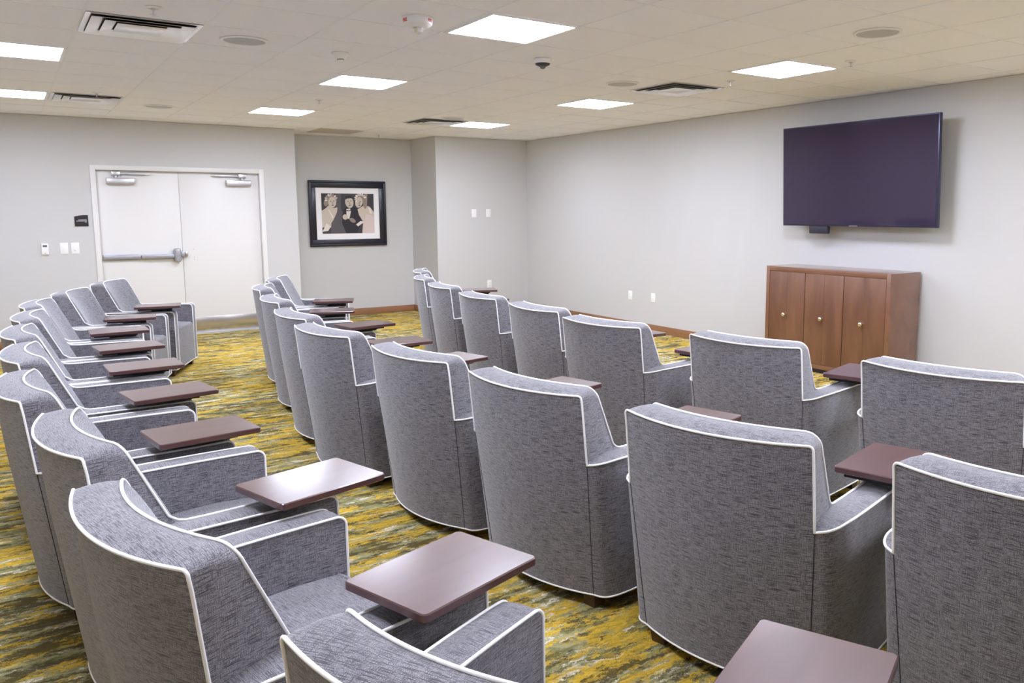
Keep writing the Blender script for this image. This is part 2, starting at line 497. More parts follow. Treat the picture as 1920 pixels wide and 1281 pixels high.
def make_armchair():
    t = thing('armchair', '', 'armchair')
    secs = [back_section(s) for s in ss]
    MB().loft([[sh(p) for p in L] for L, _, _ in secs]).build('backrest', M['fabric'], t, 40)
    # arms
    Ot = [(.339, -.655), (.368, -.634), (.387, -.590), (.393, -.52), (.394, -.40), (.391, -.2), (.383, -.05), (.374, YF)]
    Ob = [(.310, -.589), (.348, -.578), (.370, -.545), (.382, -.48), (.385, -.40), (.383, -.2), (.377, -.05), (.368, YF)]
    It = [(.235, -.60), (.245, -.57), (.262, -.53), (.281, -.48), (.293, -.40), (.290, -.2), (.283, -.05), (.278, YF)]
    def cr(P, n=4):
        out = []
        for i in range(len(P) - 1):
            p0 = P[max(i - 1, 0)]; p1 = P[i]; p2 = P[i + 1]; p3 = P[min(i + 2, len(P) - 1)]
            for k in range(n):
                u = k / n
                out.append(tuple(0.5 * (2 * p1[d] + (p2[d] - p0[d]) * u + (2 * p0[d] - 5 * p1[d] + 4 * p2[d] - p3[d]) * u * u + (3 * p1[d] - p0[d] - 3 * p2[d] + p3[d]) * u ** 3) for d in (0, 1)))
        out.append(P[-1]); return out
    Ot, Ob, It = cr(Ot), cr(Ob), cr(It)
    n = len(Ot)
    zt = [AO[2] + (ZT - AO[2]) * min(1, k / (n * 0.35)) for k in range(n)]
    rr = 0.030
    # front rounding: replace the last point by a quarter circle
    rows = []
    for k in range(n - 1):
        if Ot[k][1] < YF - rr - 0.004: rows.append((Ot[k], Ob[k], It[k], zt[k]))
    for a in range(0, 91, 15):
        y = YF - rr + rr * math.sin(R(a)); z = ZT - rr + rr * math.cos(R(a))
        def at(P):
            for A, B in zip(P, P[1:]):
                if A[1] <= y <= B[1] + 1e-9 and B[1] > A[1]:
                    u = (y - A[1]) / (B[1] - A[1]); return (A[0] + (B[0] - A[0]) * u, y)
            return (P[-1][0], y)
        rows.append((at(Ot), at(Ob), at(It), z))
    paths = {}
    for s in (-1, 1):
        loops = []; pin = []; pout = []
        for (o, ob, it, z) in rows:
            L = []
            for u in (0, 0.33, 0.66, 1.0):
                L.append((s * (ob[0] + (o[0] - ob[0]) * u), ob[1] + (o[1] - ob[1]) * u, ZB + (z - ZB) * u))
            for u in (0.2, 0.5, 0.8):
                L.append((s * (o[0] + (it[0] - o[0]) * u), o[1] + (it[1] - o[1]) * u, z + 0.006 * math.sin(PI * u)))
            L.append((s * it[0], it[1], z))
            for u in (0.33, 0.66, 1.0):
                L.append((s * it[0], it[1], z + (ZB - z) * u))
            loops.append([sh(p) for p in L])
            pout.append((s * o[0], o[1], z)); pin.append((s * it[0], it[1], z))
        MB().loft(loops).build('arm', M['fabric'], t, 40)
        paths[s] = (pout, pin)
    # seat
    st = MB(); loops = []
    prof = []
    y0, zf = -0.43, 0.452
    prof.append((y0, ZB)); prof.append((y0, zf - 0.012)); 
    for k in range(1, 9): prof.append((y0 + (YF - 0.04 - y0) * k / 8, zf - 0.012 + 0.016 * math.sin(PI * k / 9)))
    for a in range(10, 91, 16): prof.append((YF - 0.042 + 0.040 * math.sin(R(a)), zf - 0.045 + 0.038 * math.cos(R(a)) + 0.004))
    prof.append((YF - 0.002, 0.25)); prof.append((YF - 0.002, ZB))
    for k in range(13):
        u = -1 + 2 * k / 12
        x = 0.2795 * math.copysign(min(1, abs(u)), u)
        e = 0.006 * (abs(u) ** 6)
        loops.append([sh((x, y, z - (e if z > 0.3 else 0))) for y, z in prof])
    st.loft(loops).build('seat', M['fabric'], t, 40)
    # piping: outer and inner welt run right round, plus the bottom welt
    pr = 0.0041
    def vert(s, x, y, z0, z1, n=8): return [(s * x, y, z0 + (z1 - z0) * k / n) for k in range(n + 1)]
    def outer_half(s):
        po = paths[s][0]
        P = vert(s, po[-1][0] * s, YF + 0.001, ZB, po[-1][2], 4)[:-1] + list(reversed(po))
        # tight corner at the foot of the back, then up
        a = Vector(outer_pt(s, AO[2])); 
        for z in (0.62, 0.66, 0.72, 0.78, 0.83):
            P.append(tuple(outer_pt(s, z)))
        return P
    top = [tuple(o) for L, o, i in secs]
    pp = MB()
    P = outer_half(-1) + top + list(reversed(outer_half(1)))
    off = []
    for p in P:
        v = Vector(p); d = Vector((v.x, v.y + 0.30, 0)).normalized() * 0.0012; v += d; off.append(sh(v))
    pp.tube(off, pr)
    def inner_half(s):
        pi = paths[s][1]
        P = vert(s, pi[-1][0] * s, YF + 0.001, ZB, pi[-1][2], 4)[:-1] + [p for p in reversed(pi) if p[1] > -0.405]
        q = secs[0 if s < 0 else -1][0]
        # blend from the arm to the sloping edge of the back
        i_top = secs[0 if s < 0 else -1][2]; i_low = arcpt(IL, ILM, s)
        def sl(z):
            u = (i_top.z - z) / (i_top.z - i_low.z); p = i_top.lerp(i_low, u); return (p.x, p.y, z)
        P += [(s * .2945, -.425, ZT + .001), (s * .2955, -.447, ZT + .007), sl(0.645), sl(0.68), sl(0.74), sl(0.80)]
        return P
    top = [tuple(i) for L, o, i in secs]
    P = inner_half(-1) + top + list(reversed(inner_half(1)))
    pp.tube([(p[0], p[1] - CY, p[2] + 0.0015) for p in P], pr)
    bl = [(-p[0], p[1]) for p in [r[1] for r in rows]][::-1]
    P = [(r[1][0], r[1][1]) for r in rows]
    backs = [tuple(outer_pt(s, ZB))[:2] for s in ss]
    loop = bl + [b_ for b_ in backs[1:-1]] + P + [(x, YF + 0.001) for x in (0.28, 0.14, 0.0, -0.14, -0.28)]
    pp.tube([sh((x * 1.002, y, ZB)) for x, y in loop], 0.0036, closed=True)
    pp.build('piping', M['piping'], t, 60, False)
    for s in (-1, 1):
        MB().tube([sh(Vector(outer_pt(s, ZB + (AO[2] - 0.006 - ZB) * k / 8)) + Vector((s * 0.0006, -0.0006, 0))) for k in range(9)], 0.0013, 6).build('side_seam', M['seam'], t, 60, False)
    for x, y in ((.272, -.545), (-.272, -.545), (.315, -.045), (-.315, -.045)):
        a, b_ = 0.034, 0.027
        lp = [[(x - w, y - w - CY, z), (x + w, y - w - CY, z), (x + w, y + w - CY, z), (x - w, y + w - CY, z)] for w, z in ((b_, 0.0), (a, 0.068))]
        MB().loft(lp).build('leg', M['leg'], t, 30)
    # writing tablet on the right arm
    tb = MB()
    lay = []
    for z, ins in ((0.662, 0.003), (0.6645, 0.0), (0.681, 0.0), (0.684, 0.003)):
        lay.append([(x, y, z) for x, y in rrect(0, 0, 0.140 - ins, 0.190 - ins, 0.014 - ins)])
    tb.loft(lay)
    tab = tb.build('writing_tablet', M['tablet'], t, 30)
    tab.location = (0.365, -0.098 - CY, 0)
    br = MB()
    br.box(-0.112, 0.085, -0.165, 0.115, 0.645, 0.6618, 0.002)
    br.box(-0.068, -0.020, -0.06, 0.115, 0.624, 0.636, 0.002)
    br.lathe([(0, 0.6195), (0.026, 0.6195), (0.026, 0.655), (0, 0.655)], 24, Matrix.Translation((-0.042, 0.09, 0)))
    br.lathe([(0, 0.636), (0.008, 0.636), (0.008, 0.653), (0, 0.653)], 12, Matrix.Translation((-0.042, -0.03, 0)))
    brk = br.build('tablet_bracket', M['steel_black'], tab, 30)
    return t

CH = [('b8', 2.445, 1.941, 76.4), ('b7', 2.308, 2.797, 80.8), ('b6', 2.217, 3.665, 82.1), ('b5', 2.116, 4.641, 82.1), ('b4', 2.199, 5.418, 89.7), ('b3', 2.347, 6.384, 95.5), ('b2', 2.521, 7.355, 105.0), ('b1', 2.844, 8.154, 112.1), ('c2', 0.838, 2.081, 78.0), ('c3', 0.785, 2.934, 84.4), ('c4', 0.676, 3.810, 87.1), ('c5', 0.698, 4.671, 89.2), ('c6', 0.700, 5.487, 90.0), ('c7', 0.757, 6.267, 94.2), ('c8', 0.816, 7.056, 98.3), ('c9', 1.046, 7.809, 108.7), ('c10', 1.391, 8.641, 113.7), ('a7', 3.795, 3.027, 80.0), ('a6', 3.616, 3.989, 82.9), ('a5', 3.705, 4.787, 91.5), ('a4', 3.761, 5.699, 92.8), ('a3', 3.901, 6.615, 99.2), ('a2', 4.123, 7.437, 109.6), ('a1', 4.493, 8.293, 111.4), ('a8', 3.872, 1.979, 80.6), ('b9', 2.666, 1.057, 76.9), ('c1', 1.083, 1.263, 64.0)]
def tl(a, b):   # from two inner corners (rear, front)
    an = math.atan2(-(b[0] - a[0]), b[1] - a[1]); m = ((a[0] + b[0]) / 2, (a[1] + b[1]) / 2)
    return (m[0] + .136 * math.cos(an), m[1] + .136 * math.sin(an), an)
def tf(a, b):   # from two front corners (inner, outer)
    an = math.atan2(b[1] - a[1], b[0] - a[0]); m = ((a[0] + b[0]) / 2, (a[1] + b[1]) / 2)
    return (m[0] + .185 * math.sin(an), m[1] - .185 * math.cos(an), an)
TAB = dict(b8=tl((.218, -.246), (.213, .135)), b7=tf((.216, .107), (.482, .131)), b6=tf((.225, .114), (.481, .138)), b5=tf((.197, .122), (.454, .148)),
           b4=tf((.202, .119), (.470, .112)), b3=tl((.287, -.284), (.19, .10)), b2=tl((.214, -.27), (.236, .09)), b1=tl((.226, -.262), (.23, .085)),
           c1=tf((.226, .087), (.495, .077)), c2=tl((.236, -.3), (.197, .082)), c3=tl((.260, -.269), (.194, .107)), c4=tl((.245, -.305), (.216, .078)),
           c5=tl((.270, -.299), (.225, .072)), c6=tl((.233, -.285), (.224, .089)), c7=tl((.250, -.315), (.19, .045)), c8=tl((.20, -.325), (.15, .045)),
           c9=tl((.20, -.345), (.13, .02)), c10=tl((.262, -.33), (.18, .035)), a7=tl((.261, -.3), (.227, .067)))
base = 'grey tub armchair with white piping'
LAB = {
 'a1': (base + ', farthest in the front row beside the projecting wall'), 'a2': base + ', second from the far end of the front row',
 'a3': base + ', third from the far end of the front row', 'a4': base + ', fourth from the far end of the front row',
 'a5': base + ', fifth from the far end of the front row', 'a6': base + ', front row, directly left of the one before the cabinet',
 'a7': base + ', front row, standing in front of the walnut cabinet', 'a8': base + ', front row, right-hand end, cut off by the frame',
 'b1': base + ', farthest in the middle row, its seat facing the picture', 'b2': base + ', second from the far end of the middle row',
 'b3': base + ', third from the far end of the middle row', 'b4': base + ', fourth from the far end of the middle row',
 'b5': base + ', fifth from the far end of the middle row', 'b6': base + ', fourth nearest in the middle row, in the picture centre',
 'b7': base + ', third nearest in the middle row', 'b8': base + ', large in front, second nearest in the middle row',
 'b9': base + ', nearest of the middle row, cut off at lower right',
 'c1': base + ', lowest in the frame, nearest of the left row', 'c2': base + ', second nearest in the left row, its whole seat showing',
 'c3': base + ', third nearest in the left row', 'c4': base + ', fourth nearest in the left row, touching the left edge',
 'c5': base + ', fifth nearest in the left row', 'c6': base + ', fifth from the far end of the left row',
 'c7': base + ', fourth from the far end of the left row', 'c8': base + ', third from the far end of the left row',
 'c9': base + ', second from the far end of the left row', 'c10': base + ', farthest of the left row, before the double doors'}
GRP = {'a': 'armchairs in the front row', 'b': 'armchairs in the middle row', 'c': 'armchairs in the left row'}
proto = make_armchair()
for k, (nm, x, y, deg) in enumerate(CH):
    o = proto if k == 0 else copy_tree(proto)
    th = R(deg)
    # local footprint centre (0, CY) expressed in the room
    o.location = (x + CY * math.sin(th), y + CY * math.cos(th), 0)
    o.rotation_euler = (0, 0, -th)
    o['label'] = LAB[nm]; o['group'] = GRP[nm[0]]
    if nm in TAB:
        tx, ty, an = TAB[nm]
        for c in o.children:
            if c.name.startswith('writing_tablet'):
                c.location = (tx, ty - CY, 0); c.rotation_euler = (0, 0, an)

# ------------------------------------------------------------------ cabinet
cx0, cx1, cy0, cy1, ch = 6.285, 6.735, 4.150, 5.556, 1.000
cb = thing('cabinet', 'walnut cabinet with three doors standing under the television', 'cabinet', ((cx0 + cx1) / 2, (cy0 + cy1) / 2, 0))
ox, oy = (cx0 + cx1) / 2, (cy0 + cy1) / 2
def rel(x0, x1, y0, y1, z0, z1): return (x0 - ox, x1 - ox, y0 - oy, y1 - oy, z0, z1)
ft = 0.042
cz = 0.045
body = MB()
body.box(*rel(cx0, cx1, cy0, cy0 + ft, cz, ch), 0.002); body.box(*rel(cx0, cx1, cy1 - ft, cy1, cz, ch), 0.002)
body.box(*rel(cx0, cx1, cy0 + ft, cy1 - ft, ch - ft - .004, ch), 0.002); body.box(*rel(cx0, cx1, cy0 + ft, cy1 - ft, cz, cz + ft), 0.002)
body.box(*rel(cx1 - .015, cx1, cy0 + ft, cy1 - ft, cz + ft, ch - ft))
body.build('carcass', M['cab_frame'], cb)
MB().box(*rel(cx0 + .04, cx1 - .03, cy0 + .03, cy1 - .03, 0, cz)).build('plinth', M['plastic_black'], cb)
dw = (cy1 - cy0 - 2 * ft) / 3
for k in range(3):
    ya = cy0 + ft + k * dw; yb = ya + dw; ym = (ya + yb) / 2
    d = MB().box(*rel(cx0 + .003, cx0 + .022, ya + .0035, ym - .0005, cz + ft + .002, ch - ft - .006), 0.001).box(*rel(cx0 + .003, cx0 + .022, ym + .0005, yb - .0035, cz + ft + .002, ch - ft - .006), 0.001)
    dd = d.build('door', M['cab'], cb)
    mt = Matrix.Translation((cx0 + .003 - ox, ym + .012 - oy, 0.53)) @ Matrix.Rotation(-PI / 2, 4, 'Y')
    MB().lathe([(0, 0), (0.009, 0), (0.0075, 0.012), (0.012, 0.020), (0.0205, 0.026), (0.0215, 0.032), (0.017, 0.039), (0.009, 0.042), (0, 0.0425)], 24, mt).build('knob', M['brass'], dd, 60)['label'] = 'small round champagne metal knob'

# ------------------------------------------------------------------ television
tw, tht = 1.680, 0.970
tc = Vector((XR - 0.205, 4.760, 1.883))
tv = thing('television', 'large black flat television mounted on the right wall above the cabinet', 'television', tuple(tc))
rot = Matrix.Rotation(R(-2.6), 4, 'Y')     # top leans out towards the seats
def tbx(mb, *a, bev=0.0): return mb.box(*a, bev=bev, mat=rot)
tbx(MB(), -0.012, 0.030, -tw / 2, tw / 2, -tht / 2, tht / 2, bev=0.004).build('housing', M['bezel'], tv)
tbx(MB(), -0.0145, -0.011, -tw / 2 + .011, tw / 2 - .011, -tht / 2 + .016, tht / 2 - .011).build('screen', M['screen'], tv)
tbx(MB(), -0.016, -0.012, -0.045, 0.045, -tht / 2 + .004, -tht / 2 + .010).build('badge', M['alu'], tv)
tbx(MB(), 0.030, 0.055, -tw / 2 + .25, tw / 2 - .25, -tht / 2 + .08, tht / 2 - .25, bev=0.01).build('rear_bulge', M['plastic_black'], tv)
MB().box(0.05, 0.200, -0.22, -0.16, -0.25, 0.25).box(0.05, 0.200, 0.16, 0.22, -0.25, 0.25).box(0.190, 0.205, -0.35, 0.35, -0.12, 0.12).build('mount_bracket', M['steel_black'], tv)
tbx(MB(), -0.004, 0.04, 0.300, 0.520, -tht / 2 - .075, -tht / 2 + .01, bev=0.008).build('sensor_box', M['plastic_black'], tv)['label'] = 'small black box hanging under the television'

# ------------------------------------------------------------------ wall bits
def on_far(x): return (x, YD, 0)
def plate(name, label, cat, loc, axis, w, h, kind, group=None):
    """axis 'y': on a wall facing -y; axis 'x': on the right wall facing -x"""
    rz = 0 if axis == 'y' else -PI / 2
    t = thing(name, label, cat, loc, rz, group)
    MB().box(-w / 2, w / 2, -0.006, 0, -h / 2, h / 2, 0.002).build('plate', M['white'], t)
    if kind == 'switch':
        MB().box(-0.0165, 0.0165, -0.010, -0.005, -0.033, 0.033, 0.0015).build('rocker', M['white'], t)
    elif kind == 'dimmer':
        MB().box(-0.0165, 0.0165, -0.009, -0.005, -0.033, 0.033, 0.0015).build('paddle', M['white'], t)
        MB().box(-0.003, 0.003, -0.0095, -0.0085, -0.026, -0.022).build('indicator', M['lcd'], t)
    elif kind == 'outlet':
        MB().box(-0.0165, 0.0165, -0.009, -0.005, -0.033, 0.033, 0.0015).build('receptacle', M['white'], t)
        sl = MB()
        for z in (-0.017, 0.017):
            sl.box(-0.007, -0.005, -0.0097, -0.0085, z - .004, z + .004); sl.box(0.005, 0.007, -0.0097, -0.0085, z - .004, z + .004)
            sl.box(-0.002, 0.002, -0.0097, -0.0085, z - .011, z - .008)
        sl.build('slot', M['slot'], t)
    elif kind == 'jack':
        MB().box(-0.006, 0.006, -0.009, -0.005, 0.0, 0.012).build('jack', M['slot'], t)
    return t
plate('light_switch', 'white wall switch plate nearer the thermostat, left of the doors', 'switch', (0.577, YD, 1.128), 'y', 0.080, 0.128, 'switch', 'switches left of the doors')
plate('light_switch', 'white wall switch plate nearer the door frame, left of the doors', 'switch', (0.687, YD, 1.127), 'y', 0.080, 0.128, 'dimmer', 'switches left of the doors')
plate('wall_plate', 'blank white wall plate at shoulder height, left of the pair on the corner wall', 'wall plate', (5.828, YC, 1.518), 'y', 0.082, 0.125, 'blank', 'wall plates on the corner wall')
plate('wall_plate', 'blank white wall plate at shoulder height, right of the pair on the corner wall', 'wall plate', (6.074, YC, 1.520), 'y', 0.078, 0.123, 'blank', 'wall plates on the corner wall')
plate('power_outlet', 'white outlet low on the corner wall above a dark tablet', 'outlet', (6.074, YC, 0.440), 'y', 0.078, 0.118, 'outlet')
plate('power_outlet', 'white outlet with visible sockets, left of the pair on the television wall', 'outlet', (XR, 8.306, 0.442), 'x', 0.080, 0.118, 'outlet')
plate('wall_plate', 'blank white wall plate low on the television wall, nearer the cabinet', 'wall plate', (XR, 7.845, 0.446), 'x', 0.085, 0.118, 'blank')
th_ = thing('thermostat', 'small white thermostat with grey display on the wall left of the switches', 'thermostat', (0.391, YD, 1.122))
MB().box(-0.034, 0.034, -0.026, 0.002, -0.058, 0.066, 0.002, 3).build('casing', M['white'], th_)
MB().box(-0.021, 0.021, -0.0268, -0.025, 0.026, 0.050).build('display', M['lcd'], th_)
MB().box(-0.008, 0.008, -0.0268, -0.025, -0.046, -0.042).build('button', M['lcd'], th_)
sg = thing('door_sign', 'small dark plaque with lettering on the wall left of the doors', 'sign', (0.769, YD, 1.444))
pl = [(-0.069, -0.064), (0.069, -0.064), (0.069, 0.066), (0.03, 0.067), (0.0, 0.064), (-0.035, 0.057), (-0.069, 0.050)]
MB().prism(pl, 0, 0.008, Matrix.Rotation(PI / 2, 4, 'X')).build('plaque', M['sign'], sg)
tx = MB()
for x0, x1, z in ((-0.030, 0.055, 0.009), (-0.052, 0.055, -0.003), (0.035, 0.055, -0.015)):
    x = x0
    random.seed(int(z * 1e4))
    while x < x1 - 0.001:
        w = random.choice((0.006, 0.009, 0.012)); x2 = min(x + w, x1)
        tx.box(x, x2 - 0.0015, -0.0087, -0.0078, z - 0.0036, z + 0.0036); x = x2
tx.build('lettering', M['sign_text'], sg, 0)

# ------------------------------------------------------------------ framed picture
pf = thing('framed_picture', 'black framed party photograph with white mat on the recessed wall', 'picture', (4.201, YP, 1.517))
w2, h2 = 0.578, 0.476
f = MB()
for (sx0, sx1, sz0, sz1) in ((-w2, w2, h2 - .104, h2), (-w2, w2, -h2, -h2 + .100), (-w2, -w2 + .102, -h2 + .1, h2 - .104), (w2 - .102, w2, -h2 + .1, h2 - .104)):
    f.box(sx0, sx1, -0.030, -0.002, sz0, sz1, 0.004)
o = 0.0
f.box(-w2, w2, -0.044, -0.028, h2 - .035, h2, .007, 3); f.box(-w2, w2, -0.044, -0.028, -h2, -h2 + .035, .007, 3)
f.box(-w2, -w2 + .035, -0.044, -0.028, -h2 + .03, h2 - .03, .007, 3); f.box(w2 - .035, w2, -0.044, -0.028, -h2 + .03, h2 - .03, .007, 3)
f.build('frame', M['pframe'], pf)
MB().box(-w2 + .09, w2 - .09, -0.016, -0.002, -h2 + .09, h2 - .09).build('mat_board', M['mat_board'], pf)
pr_cols = [(0.045, 0.040, 0.050), (0.62, 0.54, 0.46), (0.30, 0.24, 0.19), (0.020, 0.018, 0.026), (0.80, 0.74, 0.68), (0.10, 0.09, 0.10), (0.70, 0.58, 0.56)]
pm = [plain('print_tone', c, 0.6) for c in pr_cols]
pr_ = MB()
iw, ih = 0.394, 0.291
lay_ = [0]
def pic(poly, mi):
    lay_[0] += 1
    pr_.mi = mi
    zf = -0.0170 - 0.00012 * lay_[0]
    n = len(poly)
    pr_.add([(max(-iw, min(iw, x)), zf, max(-ih, min(ih, z))) for x, z in poly], [tuple(range(n))])
def ell(cx_, cz_, rx, rz_, mi, rot_=0, n=20):
    pic([(cx_ + rx * math.cos(a) * math.cos(rot_) - rz_ * math.sin(a) * math.sin(rot_), cz_ + rx * math.cos(a) * math.sin(rot_) + rz_ * math.sin(a) * math.cos(rot_)) for a in [2 * PI * k / n for k in range(n)]], mi)
pic([(-iw, -ih), (iw, -ih), (iw, ih), (-iw, ih)], 0)
pic([(-.18, ih), (-.10, ih), (-.12, -ih), (-.20, -ih)], 5)
pic([(.26, ih), (.30, ih), (.29, .12), (.27, .10)], 2)
# seated guest on the left: pale shoulders, dark dress
pic([(-iw, -.20), (-iw, .04), (-.33, .08), (-.29, .12), (-.23, .08), (-.16, .09), (-.17, .02), (-.22, -.08), (-.26, -.20)], 1)
pic([(-.27, -ih), (-.26, -.14), (-.20, -.05), (-.15, .06), (-.06, .02), (-.02, -.08), (.10, -.14), (.12, -ih)], 5)
ell(-.255, .20, .090, .085, 2); ell(-.235, .165, .058, .080, 1); ell(-.33, .15, .03, .045, 2)
pic([(-iw, -.26), (-.33, -.14), (-.27, -.19), (-.31, -.25)], 4)
# guest in the middle: dark suit, white shirt
pic([(-.10, -.14), (-.08, .05), (-.02, .10), (.10, .10), (.17, .04), (.20, -.12), (.12, -ih), (-.04, -ih)], 3)
ell(.02, .165, .062, .085, 1, .15); pic([(-.045, .20), (-.03, .255), (.05, .26), (.085, .215), (.04, .225), (-.02, .215)], 3)
pic([(-.03, .065), (.03, .075), (.04, .03), (.01, -.08), (-.02, -.07), (-.03, .0)], 4)
ell(-.05, -.05, .038, .04, 1); ell(.06, -.10, .05, .03, 2, -.5)
# guest on the right: pale dress
pic([(.14, .06), (.24, .12), (.33, .10), (iw, .02), (iw, -ih), (.20, -ih), (.22, -.12), (.16, -.02)], 1)
pic([(.27, .0), (.34, -.02), (iw, -.06), (iw, -ih), (.22, -ih), (.24, -.16)], 6)
ell(.19, .215, .085, .078, 2); ell(.165, .165, .056, .080, 1, -.25); ell(.26, .13, .03, .06, 2)
pic([(.11, -.16), (.18, -.11), (.24, -.12), (.20, -.15), (.14, -.19)], 4)
for fx, fz, a in ((-.235, .165, .1), (.02, .165, .15), (.165, .165, -.25)):
    for ex in (-.022, .024):
        ell(fx + ex * math.cos(a), fz + .015 + ex * math.sin(a), .012, .006, 5, a, 10)
    ell(fx + .004, fz - .012, .008, .018, 2, a, 10); ell(fx + .004, fz - .045, .018, .007, 5, a, 10)
for k in range(9):
    a = R(20 + k * 24); ell(-.250 + .078 * math.cos(a), .200 + .072 * math.sin(a), .022, .012, (1, 4, 2)[k % 3], a, 10)
    ell(.190 + .075 * math.cos(a), .215 + .066 * math.sin(a), .022, .013, (4, 1, 4)[k % 3], a, 10)
pic([(-.30, .06), (-.285, .055), (-.22, -.06), (-.24, -.07)], 4); pic([(.30, .09), (.34, .08), (.36, .0), (.33, .0)], 4)
pic([(-.03, .055), (.005, .045), (.04, .06), (.04, .04), (.005, .038), (-.03, .035)], 3)
pr_.build('print', pm, pf, 0)

# ------------------------------------------------------------------ ceiling fittings
def tile(i, j): return (GX + G * (i + .5), GY + G * (j + .5))
LIGHTS = [(-1, 0, 'lit square ceiling panel beyond the left edge of the frame'), (-1, 4, 'lit square ceiling panel at the left edge, beside the larger near vent'),
          (-1, 8, 'lit square ceiling panel at the left edge, nearest the door wall'),
          (3, 0, 'largest lit square ceiling panel, at the top centre beside the fire strobe'), (3, 4, 'lit square ceiling panel beyond the smoke detector, middle of its line of three'),
          (3, 8, 'lit square ceiling panel farthest of the middle line, before the picture recess'), (7, 0, 'lit square ceiling panel nearest the television'),
          (7, 4, 'lit square ceiling panel between the dome camera and the television wall vent'), (7, 8, 'lit square ceiling panel in front of the corner wall, beside a small vent'),
          (-1, -4, 'lit ceiling panel behind the camera, left'), (3, -4, 'lit ceiling panel over the nearest chairs'), (7, -4, 'lit ceiling panel behind the camera, right'),
          (3, -8, 'lit ceiling panel near the rear wall'), (7, -8, 'lit ceiling panel in the rear right corner')]
lp0 = None
for i, j, lab in LIGHTS:
    x, y = tile(i, j)
    if lp0 is None:
        lp0 = thing('ceiling_light', lab, 'ceiling light', (x, y, H), 0, 'lit ceiling panels')
        a, b_ = G / 2 - 0.007, G / 2 - 0.028
        fr_ = MB()
        fr_.box(-a, a, -a, -b_, -0.006, 0.002, 0.001); fr_.box(-a, a, b_, a, -0.006, 0.002, 0.001)
        fr_.box(-a, -b_, -b_, b_, -0.006, 0.002, 0.001); fr_.box(b_, a, -b_, b_, -0.006, 0.002, 0.001)
        fr_.build('frame', M['lamp_frame'], lp0)
        MB().box(-b_, b_, -b_, b_, -0.0035, 0.002).build('diffuser', M['lamp'], lp0)
    else:
        o = copy_tree(lp0); o.location = (x, y, H); o['label'] = lab

VENTS = [(0, 2, 'shiny square louvred vent nearest, at top left'), (0, 8, 'small square louvred vent near the door wall, beside a lit panel at left'),
         (7, 2, 'square louvred vent in line with the television, with dark slots'), (6, 8, 'square louvred vent beside the farthest right lit panel')]
vp = None
for i, j, lab in VENTS:
    x, y = tile(i, j)
    if vp is None:
        vp = thing('ceiling_vent', lab, 'air vent', (x, y, H), 0, 'square louvred ceiling vents')
        def ring(mb, a, b_, za, zb, t=0.0015):
            # a: outer half size at za, b_: inner half size at zb
            for (z0, z1) in ((za, zb),):
                o1 = [(-a, -a, z0), (a, -a, z0), (a, a, z0), (-a, a, z0)]; i1 = [(-b_, -b_, z1), (b_, -b_, z1), (b_, b_, z1), (-b_, b_, z1)]
                o2 = [(p[0], p[1], p[2] + t) for p in o1]; i2 = [(p[0], p[1], p[2] + t) for p in i1]
                vs = o1 + i1 + o2 + i2
                fs = []
                for k in range(4):
                    k2 = (k + 1) % 4
                    fs += [(k, k2, 4 + k2, 4 + k), (8 + k, 12 + k, 12 + k2, 8 + k2), (k, 8 + k, 8 + k2, k2), (4 + k, 4 + k2, 12 + k2, 12 + k)]
                mb.add(vs, fs)
        A = G / 2 - 0.007
        fl = MB(); ring(fl, A, A - 0.030, -0.004, -0.004)
        fl.build('flange', M['diff'], vp, 20)
        MB().box(-A + .02, A - .02, -A + .02, A - .02, -0.0015, 0.0025).build('backing', M['void'], vp)
        for q, (a, b_) in enumerate(((A - 0.030, A - 0.098), (A - 0.101, A - 0.165))):
            lv = MB(); ring(lv, a, b_, -0.017, -0.003)
            lv.build('louvre', M['diff'], vp, 20)
        MB().box(-A + .170, A - .170, -A + .170, A - .170, -0.014, -0.011, 0.002).build('centre_plate', M['diff'], vp)
    else:
        o = copy_tree(vp); o.location = (x, y, H); o['label'] = lab
x, y = tile(5, 11)
rg = thing('return_grille', 'flat square return air grille over the recess with the picture', 'air vent', (x, y, H))
A = G / 2 - 0.007
rf = MB()
rf.box(-A, A, -A, -A + .035, -0.006, 0.002); rf.box(-A, A, A - .035, A, -0.006, 0.002); rf.box(-A, -A + .035, -A + .035, A - .035, -0.006, 0.002); rf.box(A - .035, A, -A + .035, A - .035, -0.006, 0.002)
rf.build('frame', M['diff_return'], rg)
MB().box(-A + .03, A - .03, -A + .03, A - .03, -0.001, 0.002).build('backing', M['void'], rg)
sl = MB()
nn = 20
for k in range(nn):
    yy = -A + .045 + (2 * A - .09) * k / (nn - 1)
    sl.box(-A + .035, A - .035, yy - .0085, yy + .0085, -0.0045, -0.003)
sl.build('slats', M['diff_return'], rg)

def ceil_thing(name, label, cat, x, y, parts, group=None, rz=0):
    t = thing(name, label, cat, (x, y, H), rz, group)
    for nm, mb, mt in parts: mb.build(nm, mt, t, 50)
    return t
sp0 = None
for x, y, lab in ((1.356, 5.574, 'round flush ceiling speaker at top left, beside the near vent'), (4.477, 3.133, 'round flush ceiling speaker nearest the television wall at top right'),
                  (4.436, 5.584, 'round flush ceiling speaker beside the slotted vent on the right'), (1.427, 9.482, 'round flush ceiling speaker nearest the door wall'),
                  (4.426, 8.745, 'round ceiling speaker behind the farthest right lit panel')):
    if sp0 is None:
        sp0 = ceil_thing('ceiling_speaker', lab, 'speaker', x, y, [
            ('rim', MB().lathe([(0.142, 0.001), (0.142, -0.004), (0.136, -0.008), (0.128, -0.008), (0.124, -0.003), (0.124, 0.001)], 40), M['white']),
            ('speaker_grille', MB().lathe([(0.125, 0.001), (0.125, -0.004), (0.06, -0.006), (0, -0.0065)], 40), M['grille'])], 'flush ceiling speakers')
    else:
        o = copy_tree(sp0); o.location = (x, y, H); o['label'] = lab
